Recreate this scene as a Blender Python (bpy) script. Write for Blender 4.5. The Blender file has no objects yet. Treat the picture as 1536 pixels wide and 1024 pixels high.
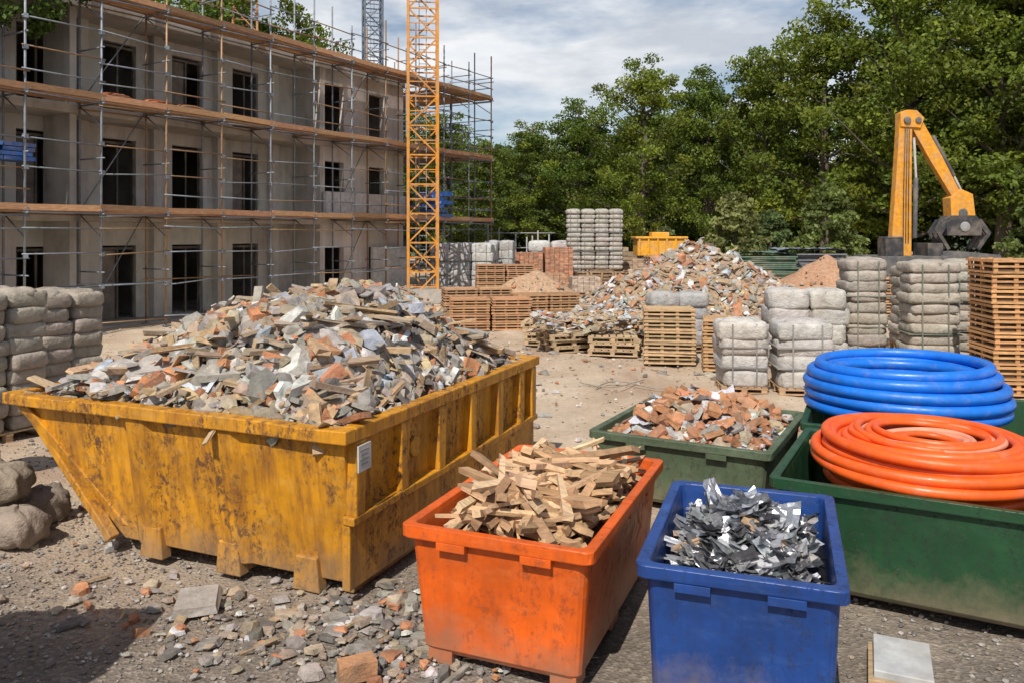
import bpy, math, random
import numpy as np
from mathutils import Vector, Matrix
random.seed(7); rng=np.random.default_rng(7)
R=random.uniform
scene=bpy.context.scene
scene.view_settings.view_transform='Standard'; scene.view_settings.look='None'; scene.view_settings.exposure=0

# ------------------------------------------------------------ helpers
def rz(a):
    c,s=math.cos(a),math.sin(a); return np.array([[c,-s,0],[s,c,0],[0,0,1.]])
def rx(a):
    c,s=math.cos(a),math.sin(a); return np.array([[1,0,0],[0,c,-s],[0,s,c]])
def ry(a):
    c,s=math.cos(a),math.sin(a); return np.array([[c,0,s],[0,1,0],[-s,0,c]])
def rrand(tilt=0.5):
    return rz(R(0,6.28))@rx(R(-tilt,tilt))@ry(R(-tilt,tilt))@rz(R(0,6.28))
def align(n):
    n=np.array(n,float); n/=np.linalg.norm(n)
    a=np.array([1,0,0.]) if abs(n[0])<.8 else np.array([0,1,0.])
    x=np.cross(a,n); x/=np.linalg.norm(x); y=np.cross(n,x)
    return np.stack([x,y,n],axis=1)
BOXV=np.array([[-1,-1,-1],[1,-1,-1],[1,1,-1],[-1,1,-1],[-1,-1,1],[1,-1,1],[1,1,1],[-1,1,1]],float)*.5
BOXF=np.array([0,3,2,1,4,5,6,7,0,1,5,4,1,2,6,5,2,3,7,6,3,0,4,7])
class MB:
    def __init__(s): s.V=[];s.L=[];s.S=[];s.C=[];s.M=[];s.SM=[];s.n=0
    def add(s,v,loops,sizes,col,mat=0,smooth=False):
        v=np.asarray(v,float).reshape(-1,3); sizes=np.asarray(sizes,int); k=len(sizes)
        s.V.append(v); s.L.append(np.asarray(loops,int)+s.n); s.S.append(sizes); s.n+=len(v)
        col=np.asarray(col,float)
        if col.ndim==1: col=np.tile(col[:3],(k,1))
        s.C.append(col); s.M.append(np.full(k,mat,int)); s.SM.append(np.full(k,bool(smooth)))
    def box(s,c,d,rot=None,col=(.5,.5,.5),mat=0,jit=0):
        v=BOXV*np.array(d,float)
        if jit: v=v+rng.uniform(-jit,jit,v.shape)
        if rot is not None: v=v@np.asarray(rot).T
        s.add(v+np.array(c,float),BOXF,[4]*6,col,mat)
    def boxr(s,x0,x1,y0,y1,z0,z1,col=(.5,.5,.5),mat=0):
        s.box(((x0+x1)/2,(y0+y1)/2,(z0+z1)/2),(x1-x0,y1-y0,z1-z0),None,col,mat)
    def bar(s,p0,p1,w,h,col,mat=0,up=(0,0,1)):
        p0=np.array(p0,float);p1=np.array(p1,float);d=p1-p0;l=np.linalg.norm(d);d/=l
        u=np.array(up,float)
        if abs(d@u)>.98:u=np.array([0,1,0.])
        sd=np.cross(u,d);sd/=np.linalg.norm(sd);u2=np.cross(d,sd)
        s.box((p0+p1)/2,(w,l,h),np.stack([sd,d,u2],axis=1),col,mat)
    def tube(s,pts,r,n=8,col=(.5,.5,.5),mat=0,closed=False,smooth=True,cap=True):
        P=np.array(pts,float);m=len(P); r=np.broadcast_to(np.array(r,float),(m,))
        if closed: T=np.roll(P,-1,0)-np.roll(P,1,0)
        else: T=np.gradient(P,axis=0)
        T/=np.linalg.norm(T,axis=1)[:,None]+1e-9
        up=np.array([0,0,1.]); 
        if abs(T[:,2]).mean()>.75: up=np.array([.1,1,0.])
        S=np.cross(T,up);S/=np.linalg.norm(S,axis=1)[:,None]+1e-9;U=np.cross(S,T)
        a=np.arange(n)*2*math.pi/n
        V=P[:,None,:]+r[:,None,None]*(np.cos(a)[None,:,None]*S[:,None,:]+np.sin(a)[None,:,None]*U[:,None,:])
        mm=m if closed else m-1
        i=np.arange(mm)[:,None];j=np.arange(n)[None,:];i2=(i+1)%m;j2=(j+1)%n
        F=np.stack([i*n+j,i*n+j2,i2*n+j2,i2*n+j],axis=-1).reshape(-1,4)
        loops=F.ravel();sizes=[4]*len(F)
        if not closed and cap:
            loops=np.concatenate([loops,np.arange(n)[::-1],np.arange(n)+(m-1)*n]);sizes=sizes+[n,n]
        s.add(V.reshape(-1,3),loops,sizes,col,mat,smooth)
    def cyl(s,p0,p1,r,n=8,col=(.5,.5,.5),mat=0,r1=None):
        s.tube([p0,p1],[r,r if r1 is None else r1],n,col,mat)
    def prism(s,poly,y0,y1,col,mat=0):
        n=len(poly); v=[(x,y0,z) for x,z in poly]+[(x,y1,z) for x,z in poly]
        L=list(range(n))+list(range(2*n-1,n-1,-1));S=[n,n]
        for i in range(n):
            j=(i+1)%n; L+=[i,i+n,j+n,j];S.append(4)
        s.add(v,L,S,col,mat)
    def shard(s,c,rad,th,rot,col,mat=0):
        n=random.randint(5,9); a=np.sort(np.array([i*2*math.pi/n+R(-.3,.3) for i in range(n)]))
        rr=np.array([R(.65,1.1) for _ in range(n)])*rad; e=R(.4,1)
        x=np.cos(a)*rr;y=np.sin(a)*rr*e; k=R(.7,.95)
        b=np.stack([x,y,np.full(n,-th/2)],1);t=np.stack([x*k+R(-.1,.1)*rad,y*k,np.full(n,th/2)],1)
        t[:,2]+=rng.uniform(-.2,.2,n)*th
        L=list(range(n))[::-1]+list(range(n,2*n));S=[n,n]
        for i in range(n):
            j=(i+1)%n;L+=[i,j,j+n,i+n];S.append(4)
        s.add(np.concatenate([b,t])@np.asarray(rot).T+np.array(c),L,S,col,mat)
    def rock(s,c,rad,rot,col,mat=0,flat=.7,smooth=False):
        v=ICO*np.array([1,R(.6,.95),flat])*rad*(1+rng.uniform(-.22,.22,(len(ICO),1)))
        s.add(v@np.asarray(rot).T+np.array(c),ICOF,[3]*20,col,mat,smooth)
    def pillow(s,c,d,rot=None,col=(.5,.5,.5),mat=0,nz=.03,e=.42,ez=.55,nu=28,nv=12):
        u=np.linspace(0,2*math.pi,nu,endpoint=False);w=np.linspace(-math.pi/2,math.pi/2,nv)
        U,W=np.meshgrid(u,w)
        f=lambda t,p:np.sign(t)*np.abs(t)**p
        x=f(np.cos(W),ez)*f(np.cos(U),e);y=f(np.cos(W),ez)*f(np.sin(U),e);z=f(np.sin(W),ez)
        v=np.stack([x*d[0]/2,y*d[1]/2,z*d[2]/2],-1)
        ph=rng.uniform(0,6.28,9); 
        n=(np.sin(v[...,0]*11/max(d)*1.2+ph[0]+2*np.sin(U*2+ph[1]))+np.sin(v[...,1]*14/max(d)+ph[2])+.8*np.sin(v[...,2]*20/max(d)+U*5+ph[3])+.6*np.sin(U*9+ph[4])*np.cos(W*3+ph[5])+.5*np.sin(U*13+W*5+ph[6]))/3
        v=v*(1+nz*n[...,None]*2)
        i,j=np.meshgrid(np.arange(nv-1),np.arange(nu),indexing='ij')
        j2=(j+1)%nu
        F=np.stack([i*nu+j,i*nu+j2,(i+1)*nu+j2,(i+1)*nu+j],-1).reshape(-1)
        V=v.reshape(-1,3)
        if rot is not None:V=V@np.asarray(rot).T
        s.add(V+np.array(c,float),F,[4]*((nv-1)*nu),col,mat,True)
    def grid(s,fn,x0,x1,y0,y1,nx,ny,col,mat=0,smooth=True):
        X,Y=np.meshgrid(np.linspace(x0,x1,nx),np.linspace(y0,y1,ny),indexing='ij')
        Z=fn(X,Y); V=np.stack([X,Y,Z],-1).reshape(-1,3)
        i,j=np.meshgrid(np.arange(nx-1),np.arange(ny-1),indexing='ij')
        F=np.stack([i*ny+j,(i+1)*ny+j,(i+1)*ny+j+1,i*ny+j+1],-1).reshape(-1)
        s.add(V,F,[4]*((nx-1)*(ny-1)),col,mat,smooth)
    def crumple(s,c,w,l,n,m,rot,col,amp,curl,mat=0,smooth=False,twist=.5,edge=.12):
        X,Y=np.meshgrid(np.linspace(-.5,.5,n),np.linspace(-.5,.5,m),indexing='ij')
        t=Y*curl; rad=l/max(abs(curl),.01)
        ed=1+rng.uniform(-edge,edge*.5,X.shape)
        x=X*w*ed+rng.uniform(-amp,amp,X.shape)*.5;y=np.sin(t)*rad;z=(1-np.cos(t))*rad+rng.uniform(-amp,amp,X.shape)+R(-1,1)*w*X*2*Y*twist
        V=np.stack([x,y,z],-1).reshape(-1,3)@np.asarray(rot).T+np.array(c)
        i,j=np.meshgrid(np.arange(n-1),np.arange(m-1),indexing='ij')
        F=np.stack([i*m+j,(i+1)*m+j,(i+1)*m+j+1,i*m+j+1],-1).reshape(-1)
        s.add(V,F,[4]*((n-1)*(m-1)),col,mat,smooth)
    def obj(s,name,mats,loc=(0,0,0),ang=0,parent=None,bevel=0):
        me=bpy.data.meshes.new(name)
        V=np.concatenate(s.V);L=np.concatenate(s.L);S=np.concatenate(s.S);C=np.concatenate(s.C);M=np.concatenate(s.M);SM=np.concatenate(s.SM)
        me.vertices.add(len(V));me.vertices.foreach_set('co',V.ravel())
        me.loops.add(len(L));me.loops.foreach_set('vertex_index',L)
        me.polygons.add(len(S));st=np.concatenate([[0],np.cumsum(S)[:-1]])
        me.polygons.foreach_set('loop_start',st);me.polygons.foreach_set('loop_total',S)
        me.polygons.foreach_set('material_index',M);me.polygons.foreach_set('use_smooth',SM)
        me.update(calc_edges=True)
        a=me.color_attributes.new('Col','FLOAT_COLOR','CORNER')
        CC=np.ones((len(L),4));CC[:,:3]=np.repeat(C,S,axis=0);a.data.foreach_set('color',CC.ravel())
        for m in (mats if isinstance(mats,(list,tuple)) else [mats]): me.materials.append(m)
        o=bpy.data.objects.new(name,me);scene.collection.objects.link(o)
        o.location=loc;o.rotation_euler=(0,0,ang)
        if parent:o.parent=parent
        if bevel:
            b=o.modifiers.new('bevel','BEVEL');b.width=bevel;b.segments=2;b.limit_method='ANGLE';b.angle_limit=math.radians(35)
        return o
_p=(1+5**.5)/2
ICO=np.array([(-1,_p,0),(1,_p,0),(-1,-_p,0),(1,-_p,0),(0,-1,_p),(0,1,_p),(0,-1,-_p),(0,1,-_p),(_p,0,-1),(_p,0,1),(-_p,0,-1),(-_p,0,1)])/math.sqrt(1+_p*_p)
ICOF=[0,11,5,0,5,1,0,1,7,0,7,10,0,10,11,1,5,9,5,11,4,11,10,2,10,7,6,7,1,8,3,9,4,3,4,2,3,2,6,3,6,8,3,8,9,4,9,5,2,4,11,6,2,10,8,6,7,9,8,1]
def vary(c,a=.15,h=.04):
    k=1+R(-a,a);return tuple(max(0,x*k*(1+R(-h,h))) for x in c)

# ------------------------------------------------------------ materials
def nm(name):
    m=bpy.data.materials.new(name);m.use_nodes=True;nt=m.node_tree;b=nt.nodes['Principled BSDF'];return m,nt,b
def N(nt,t,**k):
    n=nt.nodes.new(t)
    for a,v in k.items(): setattr(n,a,v)
    return n
def noise(nt,vec,scale,detail=6,rough=.6,mapscale=None):
    if mapscale:
        mp=N(nt,'ShaderNodeMapping');mp.inputs['Scale'].default_value=mapscale;nt.links.new(vec,mp.inputs[0]);vec=mp.outputs[0]
    n=N(nt,'ShaderNodeTexNoise');n.inputs['Scale'].default_value=scale;n.inputs['Detail'].default_value=detail;n.inputs['Roughness'].default_value=rough
    nt.links.new(vec,n.inputs['Vector']);return n.outputs['Fac']
def ramp(nt,fac,stops):
    r=N(nt,'ShaderNodeValToRGB');e=r.color_ramp.elements
    while len(e)<len(stops):e.new(.5)
    for i,(p,c) in enumerate(stops):
        e[i].position=p;e[i].color=(c,c,c,1) if not hasattr(c,'__len__') else (*c[:3],1)
    nt.links.new(fac,r.inputs[0]);return r.outputs[0]
def mix(nt,fac,a,b,mode='MIX'):
    m=N(nt,'ShaderNodeMix',data_type='RGBA',blend_type=mode)
    for sock,v in ((m.inputs[0],fac),(m.inputs[6],a),(m.inputs[7],b)):
        if isinstance(v,(int,float)): sock.default_value=v
        elif isinstance(v,(tuple,list)): sock.default_value=(*v[:3],1)
        else: nt.links.new(v,sock)
    return m.outputs[2]
def bump(nt,b,h,strength,dist=.02):
    bp=N(nt,'ShaderNodeBump');bp.inputs['Strength'].default_value=strength;bp.inputs['Distance'].default_value=dist
    nt.links.new(h,bp.inputs['Height']);nt.links.new(bp.outputs[0],b.inputs['Normal'])
def attr_mat(name,rough=.9,ns=6,lo=.6,hi=1.25,bs=25,bstr=.5,bd=.02,metal=0,ms=None,dust=0,dcol=(.36,.29,.22),stain=0):
    m,nt,b=nm(name);tc=N(nt,'ShaderNodeTexCoord').outputs['Object']
    at=N(nt,'ShaderNodeAttribute',attribute_name='Col').outputs['Color']
    f=ramp(nt,noise(nt,tc,ns,8,.65,ms),[(.3,lo),(.7,hi)])
    c=mix(nt,1,at,f,'MULTIPLY')
    if dust:
        c=mix(nt,ramp(nt,noise(nt,tc,ns*.4,5,.6),[(.42,0),(.7,dust)]),c,dcol)
    if stain:
        c=mix(nt,ramp(nt,noise(nt,tc,1.3,7,.7,(2.2,2.2,.35)),[(.5,0),(.7,stain)]),c,(.16,.14,.12))
        c=mix(nt,ramp(nt,noise(nt,tc,.5,4,.6,(1,1,1)),[(.42,0),(.62,.5)]),c,(.58,.545,.50))
    nt.links.new(c,b.inputs['Base Color']);b.inputs['Roughness'].default_value=rough;b.inputs['Metallic'].default_value=metal
    bump(nt,b,noise(nt,tc,bs,6,.7,ms),bstr,bd);return m
M_RUB=attr_mat('rubble_mix',.92,9,.5,1.3,40,.8,.02,dust=.35,dcol=(.34,.29,.235))
M_WOOD=attr_mat('rough_timber',.85,5,.6,1.25,14,.5,.006,ms=(1,7,7))
M_STEEL=attr_mat('galvanised_steel',.55,8,.65,1.15,30,.2,.004,metal=.2)
M_BAG=attr_mat('woven_bag',.8,6,.65,1.15,7,1.0,.06,dust=.4)
M_CONC=attr_mat('raw_concrete',.95,.9,.7,1.2,12,.35,.02,stain=.5)
M_GEN=attr_mat('painted_misc',.6,6,.65,1.15,20,.2,.005,dust=.4)
M_SCRAP=attr_mat('scrap_metal',.36,14,.5,1.2,24,.5,.01,metal=.65)
M_WRAP=attr_mat('plastic_film',.35,8,.85,1.1,12,.5,.01)

def paint_mat(name,base,rust,grime,amt=.5,rough=.5,light=None,lamt=.45):
    m,nt,b=nm(name);tc=N(nt,'ShaderNodeTexCoord').outputs['Object']
    c=mix(nt,ramp(nt,noise(nt,tc,2.2,6,.6),[(.3,0),(.7,1)]),tuple(x*.62 for x in base),tuple(min(1,x*1.12) for x in base))
    if light: c=mix(nt,ramp(nt,noise(nt,tc,3.5,9,.75,(1,1,2.2)),[(.5,0),(.72,lamt)]),c,light)
    c=mix(nt,ramp(nt,noise(nt,tc,2.6,9,.72,(4,4,.45)),[(.44,0),(.64,.25+.6*amt)]),c,grime)
    c=mix(nt,ramp(nt,noise(nt,tc,9,6,.8,(1,1,14)),[(.62,0),(.7,.35*amt+.08)]),c,tuple(min(1,x*1.4+.06) for x in base))
    chips=ramp(nt,noise(nt,tc,15,13,.85,(1,1,.7)),[(.565-.055*amt,0),(.6-.04*amt,1)])
    mask=ramp(nt,noise(nt,tc,1.7,6,.7,(1.2,1.2,.6)),[(.42,.0),(.58,1)])
    mk=mix(nt,1,chips,mask,'MULTIPLY')
    c=mix(nt,mix(nt,1,mk,(min(1,amt+.1),)*3,'MULTIPLY'),c,rust)
    sp=N(nt,'ShaderNodeSeparateXYZ');nt.links.new(tc,sp.inputs[0])
    ad=N(nt,'ShaderNodeMath',operation='MULTIPLY_ADD');nt.links.new(noise(nt,tc,4,8,.75),ad.inputs[0]);ad.inputs[1].default_value=.8;nt.links.new(sp.outputs[2],ad.inputs[2])
    c=mix(nt,ramp(nt,ad.outputs[0],[(.38,.7),(.8,0)]),c,(.24,.18,.12))
    nt.links.new(c,b.inputs['Base Color'])
    nt.links.new(ramp(nt,mk,[(0,rough),(1,.9)]),b.inputs['Roughness'])
    mx=mix(nt,.3,noise(nt,tc,3,3,.5),mk);bump(nt,b,mx,.5,.025)
    return m
M_SKIP=paint_mat('worn_yellow_paint',(.64,.28,.010),(.11,.045,.02),(.27,.105,.016),1.0,.5,light=(.58,.38,.13),lamt=.35)
M_OR=paint_mat('orange_plastic',(.76,.12,.008),(.25,.055,.015),(.42,.075,.012),.42,.42,light=(.70,.24,.09),lamt=.3)
M_BL=paint_mat('blue_plastic',(.013,.058,.25),(.012,.03,.09),(.012,.035,.13),.42,.4,light=(.08,.15,.34),lamt=.3)
M_GR=paint_mat('green_plastic',(.014,.066,.025),(.012,.03,.015),(.016,.042,.02),.5,.42,light=(.05,.11,.055),lamt=.3)
M_GR2=paint_mat('dull_green_plastic',(.085,.125,.07),(.04,.05,.03),(.08,.085,.05),.5,.55,light=(.2,.22,.16))

def simple(name,col,rough,ns=4,lo=.75,hi=1.1,bstr=.15):
    m,nt,b=nm(name);tc=N(nt,'ShaderNodeTexCoord').outputs['Object']
    f=ramp(nt,noise(nt,tc,ns,8,.7),[(.3,lo),(.7,hi)]);c=mix(nt,1,col,f,'MULTIPLY')
    c=mix(nt,ramp(nt,noise(nt,tc,7,8,.75),[(.52,0),(.72,.22)]),c,(.4,.34,.28))
    nt.links.new(c,b.inputs['Base Color'])
    nt.links.new(ramp(nt,noise(nt,tc,9,6,.7),[(.35,rough),(.7,rough+.3)]),b.inputs['Roughness']);bump(nt,b,noise(nt,tc,20,5,.6),bstr,.004);return m

def leaf_mat(name):
    m,nt,b=nm(name);at=N(nt,'ShaderNodeAttribute',attribute_name='Col').outputs['Color']
    oi=N(nt,'ShaderNodeObjectInfo')
    v=ramp(nt,oi.outputs['Random'],[(0,(.80,.88,.75)),(.5,(1,1,1)),(1,(1.22,1.10,.8))])
    c=mix(nt,1,at,v,'MULTIPLY')
    nt.links.new(c,b.inputs['Base Color']);b.inputs['Roughness'].default_value=.6;b.inputs['Specular IOR Level'].default_value=.3
    tr=N(nt,'ShaderNodeBsdfTranslucent');nt.links.new(mix(nt,1,c,(1.5,1.5,.6),'MULTIPLY'),tr.inputs[0])
    ms=N(nt,'ShaderNodeMixShader');ms.inputs[0].default_value=.3
    nt.links.new(b.outputs[0],ms.inputs[1]);nt.links.new(tr.outputs[0],ms.inputs[2])
    nt.links.new(ms.outputs[0],nt.nodes['Material Output'].inputs[0]);return m
M_LEAF=leaf_mat('leaves')
M_BARK=attr_mat('bark',.95,6,.6,1.2,12,.7,.03,ms=(4,4,.6))

# ------------------------------------------------------------ world, sun, camera
sd=Vector((-.30,-.90,0)).normalized();el=math.radians(50)
sun_dir=Vector((sd.x*math.cos(el),sd.y*math.cos(el),math.sin(el)))
w=bpy.data.worlds.new('World');scene.world=w;w.use_nodes=True;nt=w.node_tree;bg=nt.nodes['Background']
sky=N(nt,'ShaderNodeTexSky');sky.sky_type='NISHITA';sky.sun_disc=False;sky.sun_elevation=el;sky.sun_rotation=math.atan2(sd.x,sd.y)%(2*math.pi)
tc=N(nt,'ShaderNodeTexCoord').outputs['Generated']
f=ramp(nt,noise(nt,tc,2.6,9,.56,(1,1,3.0)),[(.42,0.12),(.56,1)])
sz=N(nt,'ShaderNodeSeparateXYZ');nt.links.new(tc,sz.inputs[0])
f=mix(nt,1,f,ramp(nt,sz.outputs[2],[(.3,1),(.62,.22)]),'MULTIPLY')
cl=ramp(nt,noise(nt,tc,3.6,10,.58,(1,1,3.4)),[(.36,(.60,.64,.71)),(.5,(.86,.89,.93)),(.62,(1.0,1.0,1.0))])
cl=mix(nt,1,cl,(9.8,9.8,9.8),'MULTIPLY')
nt.links.new(mix(nt,f,sky.outputs[0],cl),bg.inputs[0]);bg.inputs[1].default_value=.1
L=bpy.data.lights.new('sun','SUN');L.energy=5.0;L.angle=math.radians(.5);L.color=(1,.94,.85)
lo=bpy.data.objects.new('sun',L);scene.collection.objects.link(lo);lo.rotation_euler=sun_dir.to_track_quat('Z','Y').to_euler();lo.location=(0,0,40)
cam=bpy.data.cameras.new('camera');cam.lens=28;cam.sensor_width=36;cam.shift_y=-.1055;cam.clip_end=3000
co=bpy.data.objects.new('camera',cam);scene.collection.objects.link(co);co.location=(0,0,2.8);co.rotation_euler=(math.radians(90),0,0);scene.camera=co

# ------------------------------------------------------------ ground
def gz(X,Y):
    return .035*np.sin(X*.9+1.3*np.sin(Y*.4))*np.cos(Y*.7+.8)+.02*np.sin(X*2.3+Y*1.7)+.012*np.sin(X*5.1-Y*4.3)
mb=MB()
gx=np.concatenate([np.linspace(-900,-40,14)[:-1],np.linspace(-40,-10,30)[:-1],np.linspace(-10,14,170),np.linspace(14,50,36)[1:],np.linspace(50,900,14)[1:]])
gy=np.concatenate([np.linspace(-200,0,10)[:-1],np.linspace(0,30,200),np.linspace(30,90,60)[1:],np.linspace(90,1500,14)[1:]])
X,Y=np.meshgrid(gx,gy,indexing='ij');fade=np.clip(1-(np.hypot(X,Y)-40)/40,0,1)
rut=-.045*np.exp(-((X-1.6-.25*(Y-10)*.3)/.16)**2)-.045*np.exp(-((X-3.0-.25*(Y-10)*.3)/.16)**2)-.04*np.exp(-((X+.3+.2*(Y-12))/.18)**2)
Z=gz(X,Y)*fade-.02+rut*((Y>9)&(Y<30)); nx,ny=X.shape
i,j=np.meshgrid(np.arange(nx-1),np.arange(ny-1),indexing='ij')
Fg=np.stack([i*ny+j,(i+1)*ny+j,(i+1)*ny+j+1,i*ny+j+1],-1).reshape(-1)
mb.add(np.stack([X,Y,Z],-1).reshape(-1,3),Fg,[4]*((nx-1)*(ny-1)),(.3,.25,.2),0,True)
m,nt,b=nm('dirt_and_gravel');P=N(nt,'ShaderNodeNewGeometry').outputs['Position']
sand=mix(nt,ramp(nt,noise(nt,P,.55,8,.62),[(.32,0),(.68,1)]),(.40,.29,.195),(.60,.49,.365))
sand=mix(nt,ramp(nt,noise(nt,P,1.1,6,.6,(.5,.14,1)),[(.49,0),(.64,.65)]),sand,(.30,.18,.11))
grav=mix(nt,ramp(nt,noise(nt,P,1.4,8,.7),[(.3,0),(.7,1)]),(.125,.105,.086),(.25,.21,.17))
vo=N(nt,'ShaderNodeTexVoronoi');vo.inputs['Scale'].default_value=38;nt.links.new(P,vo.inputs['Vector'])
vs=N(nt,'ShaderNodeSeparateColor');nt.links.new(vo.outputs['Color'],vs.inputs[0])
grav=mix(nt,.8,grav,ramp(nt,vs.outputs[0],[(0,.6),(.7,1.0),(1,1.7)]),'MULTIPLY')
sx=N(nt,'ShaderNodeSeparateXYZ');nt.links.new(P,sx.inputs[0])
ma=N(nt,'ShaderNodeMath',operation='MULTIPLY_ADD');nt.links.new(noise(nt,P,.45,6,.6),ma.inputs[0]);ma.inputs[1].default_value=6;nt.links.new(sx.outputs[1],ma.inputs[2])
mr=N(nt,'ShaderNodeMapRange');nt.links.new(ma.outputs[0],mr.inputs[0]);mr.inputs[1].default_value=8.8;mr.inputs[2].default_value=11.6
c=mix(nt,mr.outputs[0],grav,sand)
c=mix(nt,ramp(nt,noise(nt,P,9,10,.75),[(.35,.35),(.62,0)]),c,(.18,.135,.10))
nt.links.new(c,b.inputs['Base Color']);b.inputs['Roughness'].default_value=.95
hh=mix(nt,.45,noise(nt,P,6,10,.75),vo.outputs['Distance']);bump(nt,b,hh,.8,.035)
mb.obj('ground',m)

mb=MB()
def strew(n,x0,x1,y0,y1,r0,r1,cols):
    for _ in range(n):
        x,y=R(x0,x1),R(y0,y1);r=r0*(r1/r0)**(random.random()**1.7)
        mb.rock((x,y,float(gz(np.array(x),np.array(y)))-.015+r*.25),r,rz(R(0,6.28)),vary(random.choice(cols),.3),flat=R(.4,.75))
gc=[(.28,.25,.22),(.22,.2,.18),(.36,.33,.3),(.32,.25,.18),(.42,.39,.36),(.16,.14,.13)]
strew(5200,-4.6,0,4.0,8,.006,.022,gc);strew(1200,-7,-3,5,12,.01,.04,gc);strew(1200,1,4.5,3.5,6.5,.007,.026,gc)
sc_=[(.50,.41,.31),(.40,.31,.22),(.5,.45,.4),(.45,.31,.2)]
strew(1600,-3,7,8,18,.008,.036,sc_);strew(1100,-12,14,16,32,.015,.06,sc_)
mb.obj('gravel',M_RUB)

# ------------------------------------------------------------ rubble generator
GREY=(.32,.295,.265);TAN=(.37,.295,.215);BRICK=(.42,.185,.09);PALE=(.56,.545,.52);DK=(.16,.145,.13);WD=(.42,.29,.165);BLU=(.40,.44,.49)
def debris(mb,x,y,z,n,rmin,rmax,pal,tilt=.6,wood=True):
    col=vary(random.choices([p[0] for p in pal],[p[1] for p in pal])[0],.28,.06)
    r=rmin*(rmax/rmin)**(random.random()**1.5)
    A=align(n)@rrand(tilt);k=random.random()
    if col[0]>col[2]*3 and k<.55: mb.box((x,y,z),(r*R(1,1.7),r*R(.7,1.0),r*R(.45,.8)),A,col,jit=r*.16)
    elif k<.54: mb.shard((x,y,z),r,r*R(.12,.38),A,col)
    elif k<.74: mb.rock((x,y,z),r*.8,A,col,flat=R(.4,.8))
    elif k<.90 and wood: mb.box((x,y,z),(r*R(2,4.0),r*R(.35,.7),r*R(.12,.3)),A,vary(col if k<.8 else WD,.2),jit=r*.07)
    else: mb.shard((x,y,z),r*1.1,r*R(.3,.55),A,col)
def heap(mb,h,x0,x1,y0,y1,n,rmin,rmax,pal,inside=lambda x,y:True,base=DK,gn=60,lift=.1,tilt=.6,under=.04,wood=True):
    if base is not None: mb.grid(lambda X,Y:np.vectorize(h)(X,Y)-under,x0,x1,y0,y1,gn,gn,base)
    k=0;t=0
    while k<n and t<n*8:
        t+=1;x,y=R(x0,x1),R(y0,y1)
        if not inside(x,y):continue
        z=h(x,y);e=.06;nn=(-(h(x+e,y)-h(x-e,y))/(2*e),-(h(x,y+e)-h(x,y-e))/(2*e),1)
        debris(mb,x,y,z+R(-.02,lift),nn,rmin,rmax,pal,tilt,wood);k+=1
def sstep(t): t=max(0,min(1,t));return t*t*(3-2*t)
def lump(x,y,s=1): return .5*math.sin(x*2.3*s+1)*math.cos(y*1.9*s)+.3*math.sin(x*4.1*s+y*3.3*s)+.2*math.sin(x*7.7*s-y*6.1*s)

# ------------------------------------------------------------ skip
SL,SW,SH=3.64,3.85,1.3
root=bpy.data.objects.new('yellow_skip',None);scene.collection.objects.link(root);root.location=(-1.27,5.98,0);root.rotation_euler=(0,0,math.radians(-23))
mb=MB();Y_=(.6,.3,.02)
bx0,bx1,by0,by1,bz=-2.42,-.03,.16,SW-.16,.1
top=[(-SL,0,SH),(0,0,SH),(0,SW,SH),(-SL,SW,SH)];bot=[(bx0,by0,bz),(bx1,by0,bz),(bx1,by1,bz),(bx0,by1,bz)]
ti=[(-SL+.05,.05,SH),(-.05,.05,SH),(-.05,SW-.05,SH),(-SL+.05,SW-.05,SH)];bi=[(bx0+.05,by0+.05,bz+.06),(bx1-.05,by0+.05,bz+.06),(bx1-.05,by1-.05,bz+.06),(bx0+.05,by1-.05,bz+.06)]
v=top+bot+ti+bi;LL=[];SS=[]
for i in range(4):
    j=(i+1)%4;LL+=[4+i,4+j,j,i];LL+=[8+i,8+j,12+j,12+i];LL+=[i,j,8+j,8+i];SS+=[4,4,4]
LL+=[7,6,5,4,12,13,14,15];SS+=[4,4];mb.add(v,LL,SS,Y_)
def rimx(y0,y1):
    n=9;xs_=np.linspace(-SL-.07,.075,n+1);dz=[0]+[R(-.014,.014) for _ in range(n-1)]+[0]
    for a in range(n):
        xa,da,xb,db=xs_[a],dz[a],xs_[a+1],dz[a+1]
        mb.add([(xa,y0+da,SH-.07),(xb,y0+db,SH-.07),(xb,y1,SH-.07),(xa,y1,SH-.07),(xa,y0+da,SH+.035+da),(xb,y0+db,SH+.035+db),(xb,y1,SH+.035+db),(xa,y1,SH+.035+da)],[0,3,2,1,4,5,6,7,0,1,5,4,2,3,7,6]+([3,0,4,7] if a==0 else [])+([1,2,6,5] if a==n-1 else []),[4]*(4+(a==0)+(a==n-1)),Y_)
rimx(-.075,.06);mb.boxr(-SL-.07,.075,SW-.06,SW+.075,SH-.07,SH+.035,Y_)
mb.boxr(-.06,.073,.062,SW-.062,SH-.075,SH+.032,Y_);mb.boxr(-SL-.068,-SL+.06,.062,SW-.062,SH-.075,SH+.032,Y_)
def fy(z): return by0*(SH-z)/(SH-bz)
def lx(z): return bx0-(SL+bx0)*(z-bz)/(SH-bz)
for xr in (-2.1,-1.15):
    for sg in (-1,1):
        w_=.16
        y0=lambda z:(fy(z) if sg<0 else SW-fy(z))
        vv=[]
        for z,pr in ((bz+.0,.035),(SH-.076,.05)):
            vv+=[(xr-w_,y0(z)-sg*.004,z),(xr-w_*.6,y0(z)+sg*pr,z),(xr+w_*.6,y0(z)+sg*pr,z),(xr+w_,y0(z)-sg*.004,z)]
        mb.add(vv,[0,1,5,4,1,2,6,5,2,3,7,6,0,3,2,1,4,5,6,7],[4]*5,Y_)
mb.boxr(-.02,.085,.02,SW-.02,.60,.665,Y_);mb.boxr(-.03,.04,.03,SW-.03,.1,.6,Y_)
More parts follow.
